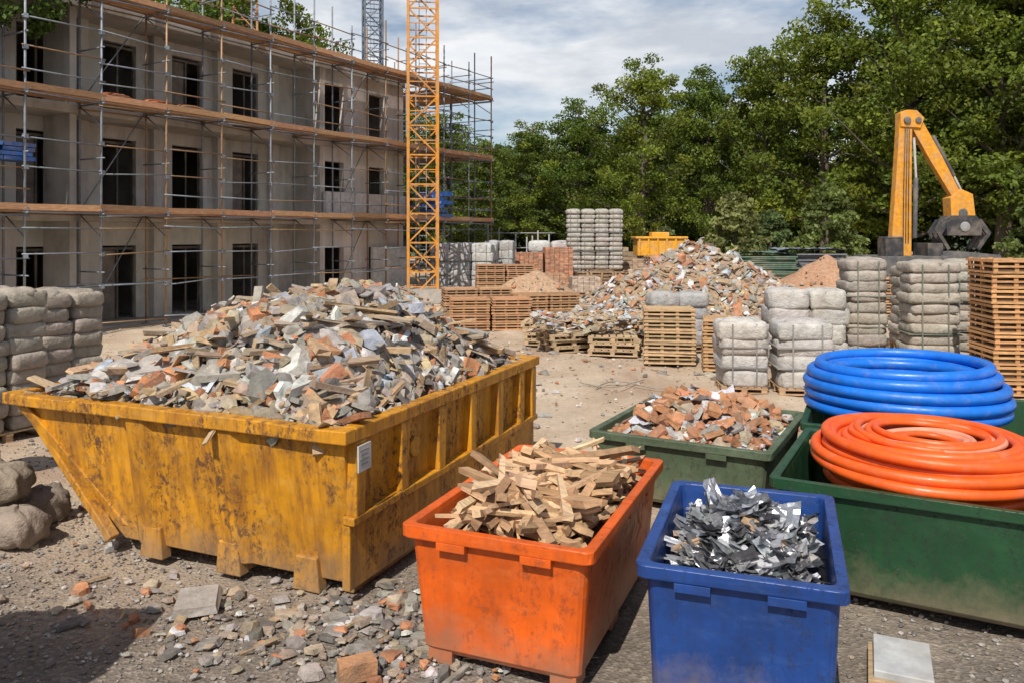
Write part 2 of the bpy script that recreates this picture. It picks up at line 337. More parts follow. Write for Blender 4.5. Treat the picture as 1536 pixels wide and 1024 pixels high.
for yr in (.06,.72,1.38,2.04,2.7,3.3,SW-.18):
    mb.add([(-.02,yr,.66),(.082,yr,.66),(.07,yr+.02,SH-.076),(-.02,yr+.02,SH-.076),(-.02,yr+.12,.66),(.082,yr+.12,.66),(.07,yr+.16,SH-.076),(-.02,yr+.16,SH-.076)],BOXF,[4]*6,Y_)
for yr in (.02,1.3,2.5,SW-.14):
    mb.bar((lx(.12)-.03,yr+.06,.12),(lx(SH-.1)-.03,yr+.06,SH-.1),.1,.07,Y_)
mb.add([(-SL+.04,-.03,SH-.08),(-SL+.2,-.03,SH-.08),(bx0+.06,by0-.025,bz+.12),(bx0-.02,by0-.025,bz+.12),(-SL+.04,.06,SH-.08),(-SL+.2,.06,SH-.08),(bx0+.06,by0+.05,bz+.12),(bx0-.02,by0+.05,bz+.12)],BOXF,[4]*6,Y_)
for xr in (-2.05,-1.2,-.42):
    for yy in (by0-.06,by1-.05):
        mb.prism([(xr-.13,.0),(xr+.13,.0),(xr+.10,.27),(xr-.10,.27)],yy,yy+.11,Y_)
for xr in (-2.2,-1.15,-.1): mb.boxr(xr-.05,xr+.05,by0+.055,by1-.055,.0,.098,Y_)
mb.cyl((.0,1.05,.95),(.03,1.05,.95),.09,16,Y_)
mb.obj('shell',M_SKIP,parent=root,bevel=.010)
mb=MB();mb.box((.098,.14,1.10),(.012,.17,.2),rx(.02),(.6,.6,.57))
for k in range(4): mb.box((.106,.13,1.16-.035*k),(.004,.12-.02*(k%2),.01),None,(.25,.25,.25))
mb.obj('label',M_GEN,parent=root)
mb=MB()
def hs(x,y):
    ex=min(sstep((x+SL+.1)/1.9)**.8,sstep((-x+.1)/1.35));ey=min(sstep((y+.2)/1.45),sstep((SW-y+.1)/1.4))
    return 1.22+.84*ex**.7*ey*(1-.10*max(0,-x-1.7))+.10*lump(x,y)*min(1,ex*3)
PS=[(GREY,34),(TAN,23),(BRICK,8),(PALE,14),(DK,9),(WD,8),(BLU,4)]
ins=lambda x,y:-SL+.05<x<-.05 and .05<y<SW-.05
heap(mb,hs,-SL+.06,-.06,.06,SW-.06,6400,.025,.17,PS,ins,gn=50,lift=.09,tilt=.8)
heap(mb,hs,-SL+.3,-.3,.2,SW-.3,260,.13,.24,[(GREY,35),(TAN,20),(PALE,22),(BLU,8),(DK,6)],ins,base=None,lift=.12,tilt=.5,wood=False)
for _ in range(170):
    x,y=R(-SL+.3,-.3),R(.15,SW-.3);mb.box((x,y,hs(x,y)+R(.03,.13)),(R(.35,.85),R(.05,.12),R(.02,.045)),rrand(.3),vary(random.choice([WD,TAN,GREY,(.46,.34,.21),(.3,.22,.15)]),.25),1,jit=.012)
for _ in range(85):
    x,y=R(-SL+.3,-1.1),R(.15,SW-.3);mb.box((x,y,hs(x,y)+R(.02,.1)),(R(.18,.25),R(.10,.13),R(.06,.08)),rrand(.6),vary((.47,.20,.09),.25),0,jit=.012)
mb.rock((-2.75,.42,1.45),.30,rrand(.2),(.50,.46,.42),flat=.6)
mb.rock((-2.1,.2,1.34),.18,rrand(.2),(.60,.60,.60),flat=.6)
for x,y in ((-.5,2.9),(-.45,3.3),(-.8,3.2)):
    mb.box((x,y,1.5+.1*R(0,1)),(.7,.5,.03),rz(R(0,3))@rx(.35),(.5,.39,.28),jit=.03)
for x,y in ((-.5,1.6),(-.9,.9),(-1.6,.3),(-3.3,.5),(-2,2.2),(-1.2,1.9)):
    mb.crumple((x,y,hs(x,y)+.08),.28,.32,6,6,rrand(.4),(.48,.51,.55),.03,1.0,2)
mb.obj('rubble',[M_RUB,M_WOOD,M_WRAP],parent=root)

# ------------------------------------------------------------ plastic bins
def bin_(name,mat,loc,ang,w,l,h,taper=.09,col=(.5,.5,.5),foot=.07,ribs=True,tabs=True):
    root=bpy.data.objects.new(name,None);scene.collection.objects.link(root);root.location=(loc[0],loc[1],0);root.rotation_euler=(0,0,math.radians(ang))
    mb=MB()
    def loop(off,z,rc):
        x0,x1,y0,y1=off,w-off,off,l-off;P=[]
        for cx,cy,a0 in ((x1-rc,y0+rc,-90),(x1-rc,y1-rc,0),(x0+rc,y1-rc,90),(x0+rc,y0+rc,180)):
            for k in range(5):
                a=math.radians(a0+k*22.5);P.append((cx+rc*math.cos(a),cy+rc*math.sin(a),z))
        return P
    prof=[(taper+.03,foot,.05),(taper,foot+.04,.07),(.05,h-.085,.07),(.047,h-.08,.07),(.004,h-.08,.06),(0,h-.072,.06),(0,h-.006,.06),(.006,h,.06),(.062,h,.055),(.07,h-.006,.05),(.075,h-.05,.05),(taper+.04,foot+.05,.05)]
    loops=[loop(*p) for p in prof];n=20
    V=[p for q in loops for p in q];F=[]
    for i in range(len(prof)-1):
        for j in range(n):
            j2=(j+1)%n;F+=[i*n+j,i*n+j2,(i+1)*n+j2,(i+1)*n+j]
    S=[4]*(len(F)//4)+[n,n]
    F+=list(range(n))[::-1]+list(range((len(prof)-1)*n,len(prof)*n))
    V=np.array(V);V[:,:2]+=rng.normal(0,.0025,(len(V),2));mb.add(V,F,S,col,0,False)
    for x in (taper+.12,w-taper-.12):
        for y in (taper+.12,l-taper-.12,l/2): mb.box((x,y,foot/2+.01),(.17,.2,foot+.02),None,col)
    if tabs:
        for x in (w*.28,w*.72):
            for y,s in ((.012,-1),(l-.012,1)): mb.box((x,y+.012*-s,h-.105),(.2,.05,.05),None,col)
    if ribs:
        for y in (.25*l,.5*l,.75*l):
            for x,s in ((.025,1),(w-.025,-1)): mb.box((x+.012*s,y,h-.105),(.05,.12,.05),None,col)
    mb.obj('tub',mat,parent=root,bevel=.006)
    return root
ob=bin_('orange_bin',M_OR,(-.73,5.16),-22,1.30,2.13,.92,.11)
bb=bin_('blue_bin',M_BL,(.70,4.54),-19,1.14,1.65,.92,.08)
gb=bin_('green_bin',M_GR,(2.0,6.22),-28.8,2.05,1.85,.90,.07,tabs=False)
sb=bin_('green_rubble_bin',M_GR2,(.79,8.32),-29,1.86,2.0,.75,.12)
db=bin_('dark_green_bin',M_GR,(2.98,8.25),-24,2.6,2.3,.84,.09)

mb=MB();W,Lq=1.30,2.13
ht=lambda x,y:.74+.17*sstep(min(x,W-x)/.5)*sstep(min(y,Lq-y)/.6)+.03*lump(x,y,2)
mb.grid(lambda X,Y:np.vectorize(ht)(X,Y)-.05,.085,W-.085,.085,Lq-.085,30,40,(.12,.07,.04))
def stick(x,y,l,w_,t,ang,tl,z):
    x=min(max(x,.1+abs(math.cos(ang))*l/2),W-.1-abs(math.cos(ang))*l/2);y=min(max(y,.1+abs(math.sin(ang))*l/2),Lq-.1-abs(math.sin(ang))*l/2)
    A=rz(ang)@ry(tl)@rx(R(-.7,.7));c=vary(random.choice([(.52,.335,.18),(.44,.27,.14),(.60,.42,.25),(.33,.2,.105),(.50,.32,.18)]),.18)
    v=BOXV*np.array([l,w_,t]);k=R(.35,.95);v[[1,2,5,6],1]*=k;v[[1,5],0]-=R(0,.1);v[[3,7],0]+=R(0,.08)
    v+=rng.uniform(-.004,.004,v.shape);mb.add(v@A.T+np.array([x,y,z]),BOXF,[4]*6,c)
for k in range(190):
    x,y=R(.15,W-.15),R(.15,Lq-.15);stick(x,y,R(.15,.42),R(.03,.06),R(.015,.035),R(0,3.14),R(-.4,.4),ht(x,y)+R(-.03,.05))
for k in range(150):
    x,y=R(.2,W-.2),R(.25,Lq-.3);stick(x,y,R(.45,.9),R(.04,.075),R(.025,.045),random.choice([R(-.5,.5),R(1.2,2.4),R(0,3.14)]),R(-.36,.36),ht(x,y)+R(.02,.14))
stick(.85,1.0,.72,.17,.045,.1,-.1,1.02);stick(.85,1.55,.8,.10,.05,.6,-.1,1.05);stick(.5,.8,.75,.09,.06,2.2,.2,1.04);stick(.4,1.3,.75,.08,.05,1.9,.4,1.06);stick(.9,.6,.75,.08,.05,2.6,.2,1.0);stick(.5,.5,.7,.07,.05,2.0,.35,.99)
mb.obj('timber_offcuts',M_WOOD,parent=ob)

mb=MB();W,Lq=1.14,1.65
ht=lambda x,y:.69+.2*sstep(min(x,W-x)/.5)*sstep(min(y-.1,Lq-y)/.7)+.03*lump(x,y,2.5)
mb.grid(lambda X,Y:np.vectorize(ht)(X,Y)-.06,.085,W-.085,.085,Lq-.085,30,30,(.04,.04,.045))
for k in range(430):
    x,y=R(.17,W-.17),R(.17,Lq-.17);g=random.choice([.62,.5,.36,.2,.1,.4])
    mb.crumple((x,y,ht(x,y)+R(-.03,.06)),R(.025,.08),R(.12,.34),4,8,rrand(.5),vary((g,g*1.01,g*1.05),.1),.004,R(-1.8,1.8),edge=.05,twist=.25)
for k in range(150):
    x,y=R(.24,W-.24),R(.22,Lq-.22);g=random.choice([.7,.55,.4,.25,.12])
    mb.crumple((x,y,ht(x,y)+R(.01,.07)),R(.08,.16),R(.16,.34),5,8,rrand(.4),vary((g,g*1.01,g*1.04),.1),.010,R(-2.0,2.0),edge=.12,twist=.25,smooth=random.random()<.5)
for k in range(50):
    x,y=R(.17,W-.17),R(.17,Lq-.17);mb.box((x,y,ht(x,y)+R(0,.08)),(R(.08,.2),R(.03,.08),R(.015,.04)),rrand(.8),vary(random.choice([(.4,.27,.16),(.35,.33,.31),(.4,.4,.42)]),.2),1,jit=.01)
for k in range(8):
    x,y=R(.3,W-.35),R(.8,Lq-.3);mb.crumple((x,y,ht(x,y)+.1),.18,.36,7,9,rrand(.6),(.5,.52,.56),.016,R(-1.8,1.8),edge=.1,twist=.3)
mb.obj('scrap_metal',[M_SCRAP,M_WOOD],parent=bb)

mb=MB();W,Lq=1.86,2.0
ht=lambda x,y:.64+.27*sstep(min(x,W-x)/.7)*sstep(min(y,Lq-y)/.7)+.03*lump(x,y,2)
PB=[(GREY,10),(PALE,24),(BRICK,42),(TAN,14),(WD,4),(BLU,8)]
heap(mb,ht,.09,W-.09,.09,Lq-.09,800,.04,.14,PB,lambda x,y:.14<x<W-.14 and .14<y<Lq-.14,lift=.06,gn=30,wood=False)
for k in range(10):
    x,y=R(.3,W-.3),R(.3,Lq-.3);mb.crumple((x,y,ht(x,y)+.08),R(.2,.4),R(.2,.4),8,8,rrand(.35),vary((.58,.60,.64),.12),.018,R(-1.6,1.6),1,edge=.15,smooth=True)
for k in range(55):
    x,y=R(.25,W-.25),R(.25,Lq-.25);mb.box((x,y,ht(x,y)+R(.04,.09)),(R(.14,.22),R(.09,.12),R(.05,.07)),rrand(.6),vary((.48,.22,.10),.25),0,jit=.012)
mb.obj('rubble',[M_RUB,M_WRAP],parent=sb)

# hose coils
M_BH=simple('blue_hose',(.008,.16,.66),.28);M_OH=simple('orange_hose',(.82,.11,.010),.32);M_CH=simple('cream_hose',(.78,.50,.2),.45);M_PH=simple('pale_hose',(.72,.28,.17),.45)
def ring(mb,cx,cy,z,r,tr,mat=0,wob=.015,tilt=.0,n=72):
    ph=R(0,6.28);p2=R(0,6.28);a=np.linspace(0,2*math.pi,n,endpoint=False)
    rr=r*(1+wob*np.sin(2*a+ph)+wob*.5*np.sin(3*a+p2))
    mb.tube(np.stack([cx+rr*np.cos(a),cy+rr*np.sin(a),z+tilt*np.sin(a+ph)],1),tr,12,(.5,.5,.5),mat,closed=True)
mb=MB()
for k in range(4):
    for q,rr in enumerate((.985,.865,.745)):
        if k==3 and q==0: rr-=.05
        ring(mb,R(-.03,.03),R(-.02,.02),.065+.116*k,rr+R(-.018,.018)-.012*k,.062,0,.009,.016)
ring(mb,0,0,.065+.118*3.75,.84,.06,0,.01,.02)
mb.obj('blue_hose_coil',M_BH,loc=(4.33,8.85,.84))
mb=MB()
for k in range(5):
    base_=(.76,.76,.86,.85,.80)[k]
    for q in range(4 if k<4 else 3):
        ring(mb,R(-.02,.02),R(-.02,.02),.05+.078*k,base_-.088*q+R(-.012,.012),.043,0,.012 if k<2 else .02,.014 if k<2 else .02)
for k in range(6): ring(mb,R(-.04,.04),R(-.04,.04),.385+R(0,.04),R(.40,.56),.03,1 if k%3==1 else 0,.03,.02)
for k in range(6): ring(mb,R(-.05,.05),R(-.05,.05),.32+R(0,.05),R(.2,.42),.03,1 if k%2 else 0,.04,.02)
mb.obj('orange_hose_coil',[M_OH,M_PH],loc=(1.08,1.0,.735),parent=gb)
mb=MB()
for k in range(4):
    t=np.linspace(0,1,24);mb.tube(np.stack([.125+.05*k+.8*t**2.4,1.6-1.42*t+.045*k,.80+.13*np.sin(t*2.6+.2)+.015*k],1),.034,10,(.5,.5,.5),0)
mb.obj('cream_hose',M_CH,parent=gb)

mb=MB()
def scat(n,cx,cy,sx_,sy_,rmin,rmax,pal):
    for _ in range(n):
        x,y=random.gauss(cx,sx_),random.gauss(cy,sy_)
        debris(mb,x,y,float(gz(np.array(x),np.array(y)))+.01,(0,0,1),rmin,rmax,pal,.15,random.random()<.25)
PG=[(GREY,34),(TAN,26),(BRICK,7),(PALE,10),(DK,20)]
scat(330,-1.5,5.75,.75,.3,.02,.12,PG);scat(220,-.75,5.35,.35,.4,.02,.10,PG);scat(60,-3.2,6.5,.6,.4,.02,.1,PG);scat(50,-4.6,7.6,.5,.5,.02,.1,PG);scat(60,-.3,4.7,.5,.4,.02,.06,PG)
mb.box((-.98,5.02,.06),(.23,.13,.11),rz(.4),(.46,.24,.12),jit=.006);mb.box((-2.35,5.95,.06),(.3,.26,.07),rz(.2)@rx(.2),(.33,.3,.27),jit=.02)
scat(130,1.2,13,3,3,.03,.11,[(TAN,30),(BRICK,15),(PALE,20),(GREY,20)]);scat(160,-1.8,12,1.2,1.6,.04,.13,PG)
scat(160,2,18,4,1.6,.05,.18,PG)
mb.obj('scattered_debris',M_RUB)
mb=MB();A=rz(math.radians(-24))
mb.box((2.42,5.0,.05),(.34,.5,.09),A,(.42,.3,.17),1);mb.box((2.45,5.0,.125),(.33,.46,.05),A@rx(.03),(.46,.47,.47),0)
mb.obj('offcut_board',[M_GEN,M_WOOD],bevel=.006)

# ------------------------------------------------------------ bags, pallets, crates
def pallet(mb,x,y,z,ang,w=1.1,d=1.0,h=.14,mat=0,col=(.42,.28,.16)):
    A=rz(ang)
    def bx(c,s): mb.box(A@np.array(c)+np.array([x,y,z]),s,A,vary(col,.2),mat)
    n=7
    for i in range(n): bx(((i+.5)/n*w-w/2,0,h-.011),(w/n*.8,d,.022))
    for yy in (-d/2+.05,0,d/2-.05):
        bx((0,yy,h-.035),(w,.09,.022));bx((0,yy,.011),(w,.09,.022))
        for xx in (-w/2+.06,0,w/2-.06): bx((xx,yy,h/2-.012),(.1,.09,h-.07))
def bagstack(name,x,y,ang,nx,ny,layers,bw,bd,bh,col,mat=M_BAG,z0=.15,strap=None,pal=True,nz=.02,e=.3,ez=.42):
    mb=MB();A=rz(ang);W_,D_=nx*bw,ny*bd
    if pal:
        for i in range(max(1,round(W_/1.15))): 
            c=A@np.array([(i+.5)/max(1,round(W_/1.15))*W_-W_/2,0,0]);pallet(mb,x+c[0],y+c[1],0,ang,W_/max(1,round(W_/1.15))-.02,D_,z0-.005,1)
    for k in range(layers):
        for i in range(nx):
            for j in range(ny):
                c=A@np.array([(i+.5)*bw-W_/2+R(-.03,.03),(j+.5)*bd-D_/2+R(-.03,.03),0])
                mb.pillow((x+c[0],y+c[1],z0+bh*(k+.48)),(bw*R(.96,1.04),bd*R(.96,1.04),bh*1.2),A@rz(R(-.06,.06))@rx(R(-.03,.03))@ry(R(-.03,.03)),vary(col,.12,.03),0,nz,e,ez)
    for i in range(nx):
        for j in range(ny):
            c=A@np.array([(i+.5)*bw-W_/2,(j+.5)*bd-D_/2,0]);mb.pillow((x+c[0],y+c[1],z0+bh*layers-.02),(bw*.8,bd*.8,.16),A@rz(R(0,3)),vary(col,.08,.03),0,.06,.6,.7)
    if strap:
        H=layers*bh
        for s in strap:
            for i in range(nx):
                cx_=(i+.5)*bw-W_/2
                for dx in (-bw*.25,bw*.25):
                    c=A@np.array([cx_+dx,-D_/2-.014,0]);mb.box((x+c[0],y+c[1],z0+H/2),(.026,.012,H*.97),A,s,2)
            for zz in (.3,.62): mb.box((x,y,z0+H*zz),(W_*1.04,D_*1.05,.02),A,s,2)
    return mb.obj(name,[mat,M_WOOD,M_GEN])
GB=(.38,.345,.30);WB=(.54,.515,.485)
bagstack('added_shadow_bag_stack',-7.25,10.9,-.45,2,2,9,.62,.55,.205,(.37,.325,.27),nz=.035)
bagstack('added_shadow_bag_stack',-7.6,13.0,-.45,2,2,8,.68,.55,.21,(.35,.305,.255),nz=.035)
bagstack('added_shadow_bag_stack',-3.65,3.95,.1,2,2,8,.55,.5,.22,(.37,.325,.27),nz=.035)  # unseen stack, added left of frame to cast shadow on the foreground
bagstack('white_bulk_bag_stack',4.1,14.3,-.1,1,1,4,.82,.8,.275,WB,z0=.13,nz=.045,strap=[(.2,.2,.2)],e=.26,ez=.34)
bagstack('white_bulk_bag_stack',5.15,14.2,-.1,1,1,4,.98,.9,.275,WB,z0=.13,nz=.045,strap=[(.25,.25,.25)],e=.26,ez=.34)
bagstack('white_bulk_bag_stack',6.3,17.2,-.1,2,1,4,.82,.8,.36,WB,z0=.13,nz=.045,e=.28,ez=.34)
bagstack('grey_bag_stack',7.75,17.6,-.15,1,1,9,.86,.85,.23,GB,strap=[(.15,.17,.14)],nz=.035)
bagstack('grey_bag_stack',8.55,16.4,-.15,1,1,10,.98,.9,.205,(.45,.40,.34),strap=[(.12,.15,.12)],nz=.035)
bagstack('grey_bag_stack',9.55,16.9,-.15,1,1,10,.86,.85,.205,(.40,.365,.31),strap=[(.12,.15,.12)],nz=.035)
bagstack('grey_bag_stack',10.1,19.2,-.15,2,1,8,.86,.85,.23,(.40,.365,.31),nz=.03)
bagstack('grey_bag_stack',18.6,26,-.15,2,1,10,.95,.9,.29,(.42,.38,.36),nz=.03)
bagstack('wrapped_block_stack',-2.2,37,-.2,3,2,5,.98,.8,.40,(.48,.48,.47),z0=.3,strap=[(.2,.2,.2)],nz=.03,e=.2,ez=.3)
bagstack('wrapped_block_stack',-.6,38.5,-.2,2,1,5,.7,.7,.42,(.44,.44,.44),z0=.3,strap=[(.2,.2,.2)],e=.2,ez=.3)
bagstack('grey_bag_stack',4.35,42,0,4,1,13,.74,.8,.24,(.42,.40,.36),z0=.9,pal=False,nz=.025,strap=[(.2,.2,.2)],ez=.6)
bagstack('grey_bag_stack',3.95,19.2,.1,2,1,4,.7,.7,.3,(.42,.41,.41),nz=.03)

mb=MB()
for (x,y,z,a,s) in [(-4.95,7.55,.19,.3,1),(-4.45,7.15,.17,-.2,.85),(-5.1,7.0,.18,1.0,1),(-4.75,7.35,.5,.1,.95),(-5.25,7.6,.52,.8,1),(-5.6,7.2,.2,.5,1.1),(-5.7,7.9,.2,0,1.1),(-5.6,7.6,.55,.4,1),(-4.55,7.7,.17,.9,.8)]:
    mb.pillow((x,y,z),(.62*s,.48*s,.34),rz(a)@rx(R(-.2,.2)),vary((.27,.215,.165),.15),0,.07,.6,.7,56,24)
mb.obj('sandbag_pile',M_BAG)
mb=MB()
for k in range(6): mb.pillow((-6.15+R(-.05,.05),8.9,.12+.2*k),(.6,.5,.24),rz(R(-.2,.2)),vary((.35,.3,.25),.1),0,.05,.6,.6)
mb.obj('sandbag_pile',M_BAG)

def crate_stack(name,x,y,ang,w,d,layers,h,col,cols=1,solid=False):
    mb=MB();A=rz(ang)
    for c in range(cols):
        for k in range(layers):
            ox=A@np.array([(c-(cols-1)/2)*(w+.05)+R(-.02,.02),R(-.02,.02),0]);z=k*h;B=A@rz(R(-.03,.03))
            def bx(cc,s,cm=1,m=0): mb.box(B@np.array(cc)+np.array([x+ox[0],y+ox[1],z]),s,B,vary(tuple(q*cm for q in col),.22),m)
            t=.02
            bx((0,0,.045),(w-.06,d-.06,.02),.5)
            for zz,hh_ in ((.0,.035),(h*.40,.035),(h*.76,.045)):
                for s in (-1,1): bx((0,s*(d/2-t/2),zz+.02),(w,t,hh_));bx((s*(w/2-t/2),0,zz+.02),(t,d-2*t-.004,hh_))
            for sx_ in (-1,-.33,.33,1):
                for sy_ in (-1,0,1):
                    if abs(sx_)==1 or sy_: bx((sx_*(w/2-.06),sy_*(d/2-.047),h/2),(.07,.045,h-.006),.95)
            if solid or k==layers-1: bx((0,0,h-.04),(w-.1,d-.1,.05),.9)
            bx((0,0,h*.45),(w-.2,d-.2,h*.7),.12)  # near-black core, shade between the slats put into its colour
    return mb.obj(name,M_WOOD)
OC=(.54,.29,.125);WC=(.50,.34,.19)
crate_stack('wooden_crate_stack',8.95,14.2,-.12,1.15,1.0,9,.262,OC,1)
crate_stack('wooden_crate_stack',10.2,14.4,-.12,1.15,1.0,9,.262,OC,1)
crate_stack('wooden_crate_stack',3.45,17.5,-.15,1.1,.9,5,.235,WC,1,True)
crate_stack('wooden_crate_stack',4.4,16.6,-.2,.85,.85,5,.21,(.5,.3,.15),1,True)
crate_stack('wooden_crate_stack',-.65,23.4,.1,1.15,1.0,4,.23,(.44,.24,.12),2)
crate_stack('wooden_crate_stack',1.0,24.5,.25,.95,1.0,4,.24,(.46,.26,.13),2)
crate_stack('wooden_crate_stack',-1.2,26.5,.2,1.1,1.0,4,.25,(.44,.26,.14),2)
crate_stack('wooden_crate_stack',-.3,33.5,.1,1.2,1.0,6,.25,(.42,.24,.13),2)
crate_stack('wooden_crate_stack',7.2,35.5,.1,1.2,1.0,6,.3,(.42,.26,.15),2)
crate_stack('wooden_crate_stack',12.6,26.5,-.2,1.2,1.0,5,.27,(.45,.28,.15),2)
mb=MB()
for (x,y,n,a) in ((1.3,19.2,3,.3),(2.4,18.7,3,-.2),(2.0,20.3,5,.1),(.9,20.4,4,-.1),(2.9,20.0,4,.2)):
    for k in range(n): pallet(mb,x+R(-.06,.06),y+R(-.06,.06),k*.145,a+R(-.1,.1),1.15,1.0,.14,1,(.48,.35,.21))
for _ in range(320):
    x,y=R(.5,3.2),R(18.5,20.8);debris(mb,x,y,.55+R(-.1,.25),(0,0,1),.06,.22,[(PALE,25),(TAN,25),(BRICK,10),(BLU,10),(WD,20)],.3)
mb.obj('pallets_with_rubble',[M_RUB,M_WOOD])
mb=MB()
for i in range(3):
    for k in range(5): pallet(mb,3.3+1.3*i,41.5,k*.16,R(-.05,.05),1.25,1.2,.15,0,(.38,.25,.15))
mb.obj('pallet_stack',M_WOOD)

def brickpack(name,x,y,ang,w,d,h,col):
    mb=MB();A=rz(ang);pallet(mb,x,y,0,ang,w,d,.14,1);nl=int(h/.085)
    mb.box((x,y,.14+h/2),(w-.1,d-.1,h-.02),A,tuple(c*.4 for c in col))
    nb=max(3,int(w/.22))
    for k in range(nl):
        for i in range(nb):
            for s in (-1,1):
                c=A@np.array([(i+.5)/nb*w-w/2,s*(d/2-.06),0]);mb.box((x+c[0],y+c[1],.14+(k+.5)*.085),(w/nb*.93,.11,.078),A,vary(col,.3),jit=.004)
                c=A@np.array([s*(w/2-.06),(i+.5)/nb*(d-.24)-(d-.24)/2,0]);mb.box((x+c[0],y+c[1],.14+(k+.5)*.085),(.11,(d-.24)/nb*.93,.078),A,vary(col,.3),jit=.004)
    for i in range(nb):
        for j in range(nb): 
            c=A@np.array([(i+.5)/nb*w-w/2,(j+.5)/nb*d-d/2,0]);mb.box((x+c[0],y+c[1],.15+nl*.085+.03),(w/nb*.9,d/nb*.9,.07),A,vary(col,.25),jit=.006)
    return mb.obj(name,[M_RUB,M_WOOD])
for (x,y,w_,h_,c) in ((.9,40,1.4,1.7,(.44,.21,.12)),(2.3,40.2,1.4,1.9,(.46,.22,.13)),(.3,37.5,1.3,.9,(.42,.3,.22)),(6.7,40,1.3,1.3,(.44,.3,.2)),(8.1,40.3,1.3,1.2,(.42,.3,.22)),(1.7,36,1.3,.8,(.43,.24,.14)),(9.6,41,1.3,.9,(.45,.35,.28)),(3.3,36.5,1.3,.6,(.45,.35,.28))):
    brickpack('brick_pallet',x,y,R(-.15,.15),w_,1.2,h_,c)
bagstack('white_bulk_bag_stack',2.1,43,0,2,1,4,1.2,1,.55,(.55,.54,.53))
mb=MB();yc=(.75,.36,.02)
mb.boxr(6.5,9.0,41.2,42.8,1.62,2.5,yc);mb.boxr(6.4,9.1,41.1,42.9,2.5,2.62,yc)
for k in range(6): mb.boxr(6.55+.47*k,6.65+.47*k,41.12,41.2,1.62,2.5,yc)
mb.boxr(7.3,8.2,41.5,42.4,2.62,2.85,yc);mb.boxr(6.7,6.9,41.3,42.7,1.45,1.62,(.1,.1,.1));mb.boxr(8.6,8.8,41.3,42.7,1.45,1.62,(.1,.1,.1))
mb.obj('yellow_material_tub',M_GEN,bevel=.03)

# ------------------------------------------------------------ mounds
def mound(name,cx,cy,rx_,ry_,h,n,rmin,rmax,pal,base,sharp=1.25,sm=.12):
    mb=MB()
    def hf(x,y):
        q=math.hypot((x-cx)/rx_,(y-cy)/ry_)*(1+.12*math.sin(3*math.atan2(y-cy,x-cx)+cx));return h*max(0,1-q)**sharp+(sm*lump(x,y,.8)*h*min(1,max(0,1-q)*3)) -.03*(q>1)-.1*max(0,q-1)
    heap(mb,hf,cx-rx_*1.1,cx+rx_*1.1,cy-ry_*1.1,cy+ry_*1.1,n,rmin,rmax,pal,lambda x,y:math.hypot((x-cx)/rx_,(y-cy)/ry_)<1.02,base=base,gn=70,lift=.1,under=.02)
    return mb.obj(name,M_RUB)
mound('rubble_heap',5.9,26,4.9,4.6,2.4,4600,.05,.26,[(GREY,20),(TAN,36),(BRICK,14),(PALE,14),(BLU,6),(WD,10)],(.36,.24,.15),1.0)
mound('rubble_heap',3.2,22.6,2.6,2.0,1.0,1500,.06,.22,[(PALE,32),(TAN,25),(BRICK,10),(BLU,15),(GREY,18)],(.33,.26,.2),1.0)
mound('sand_mound',.9,29.5,3.2,2.6,1.5,200,.03,.12,[(TAN,1),(BRICK,.3)],(.44,.28,.17),1.2,.06)
mound('sand_mound',-3.4,24.5,1.6,1.6,1.15,500,.04,.2,[(TAN,3),(BRICK,1),(GREY,1)],(.42,.29,.19),1.1)
mound('sand_mound',13.0,33,3.4,3,2.0,150,.05,.16,[(TAN,1),(BRICK,1)],(.42,.23,.13),1.1,.08)
mound('sand_mound',17.5,36,3.4,3,2.1,150,.05,.16,[(TAN,1),(BRICK,1)],(.42,.24,.14),1.1,.08)
mound('gravel_mound',10.4,44,2.6,2.4,2.6,500,.05,.2,[(GREY,1),(PALE,1)],(.36,.33,.3),1.0,.05)
mb=MB()
for k in range(13):
    mb.box((11.6+R(-.15,.15),37+R(-.1,.1),.7+k*.085),(2.7,2.0,.06),rz(R(-.06,.06)),vary((.09,.16,.11),.2))
for k in range(10):
    mb.box((14.2+R(-.15,.15),38+R(-.1,.1),1.0+k*.09),(2.8,2.0,.06),rz(R(-.06,.06)),vary((.2,.23,.26),.25))
for x in (10.6,12.5,13.2,15.2): mb.boxr(x-.1,x+.1,36.3,38.6,0,1.0 if x>13 else .66,(.3,.2,.12))
mb.crumple((14.2,38,2.0),3.1,2.2,22,14,rz(.05),(.16,.2,.27),.035,.3,edge=.05,twist=.05);mb.crumple((11.8,37.2,1.86),2.8,2.2,20,12,rz(.1),(.09,.17,.15),.03,.2,edge=.05,twist=.05)
mb.obj('formwork_panel_stack',M_GEN)
mb=MB()
for k in range(30):
    x=R(-2,24);y=R(44,50);c=random.choice([(.12,.2,.32),(.35,.35,.35),(.4,.28,.18),(.5,.5,.5),(.1,.16,.12)])
    w_=R(.8,2.2);h_=R(.6,2.2)
    for q in range(int(h_/.25)): mb.box((x+R(-.06,.06),y,.13+.25*q),(w_,1,.21),rz(R(-.08,.08)),vary(c,.25))
for k in range(14):
    x=-1.6+.3*k;mb.cyl((x,43,0),(x,43,R(1.8,3.4)),.04,6,(.3,.31,.33))
for z in (1,2,2.8): mb.cyl((-1.6,43,z),(2.3,43,z),.035,6,(.3,.31,.33))
mb.obj('stacked_site_materials',M_GEN)
mb=MB();t=np.linspace(0,1,40);mb.tube(np.stack([1.5+1.3*t,14.3+.5*np.sin(t*5)+.5*t,.03+0*t],1),.012,6,(.3,.27,.23))
mb.tube(np.stack([1.3+1.2*t,14.8-.4*np.sin(t*4),.03+0*t],1),.012,6,(.3,.27,.23));mb.obj('cable',M_GEN)

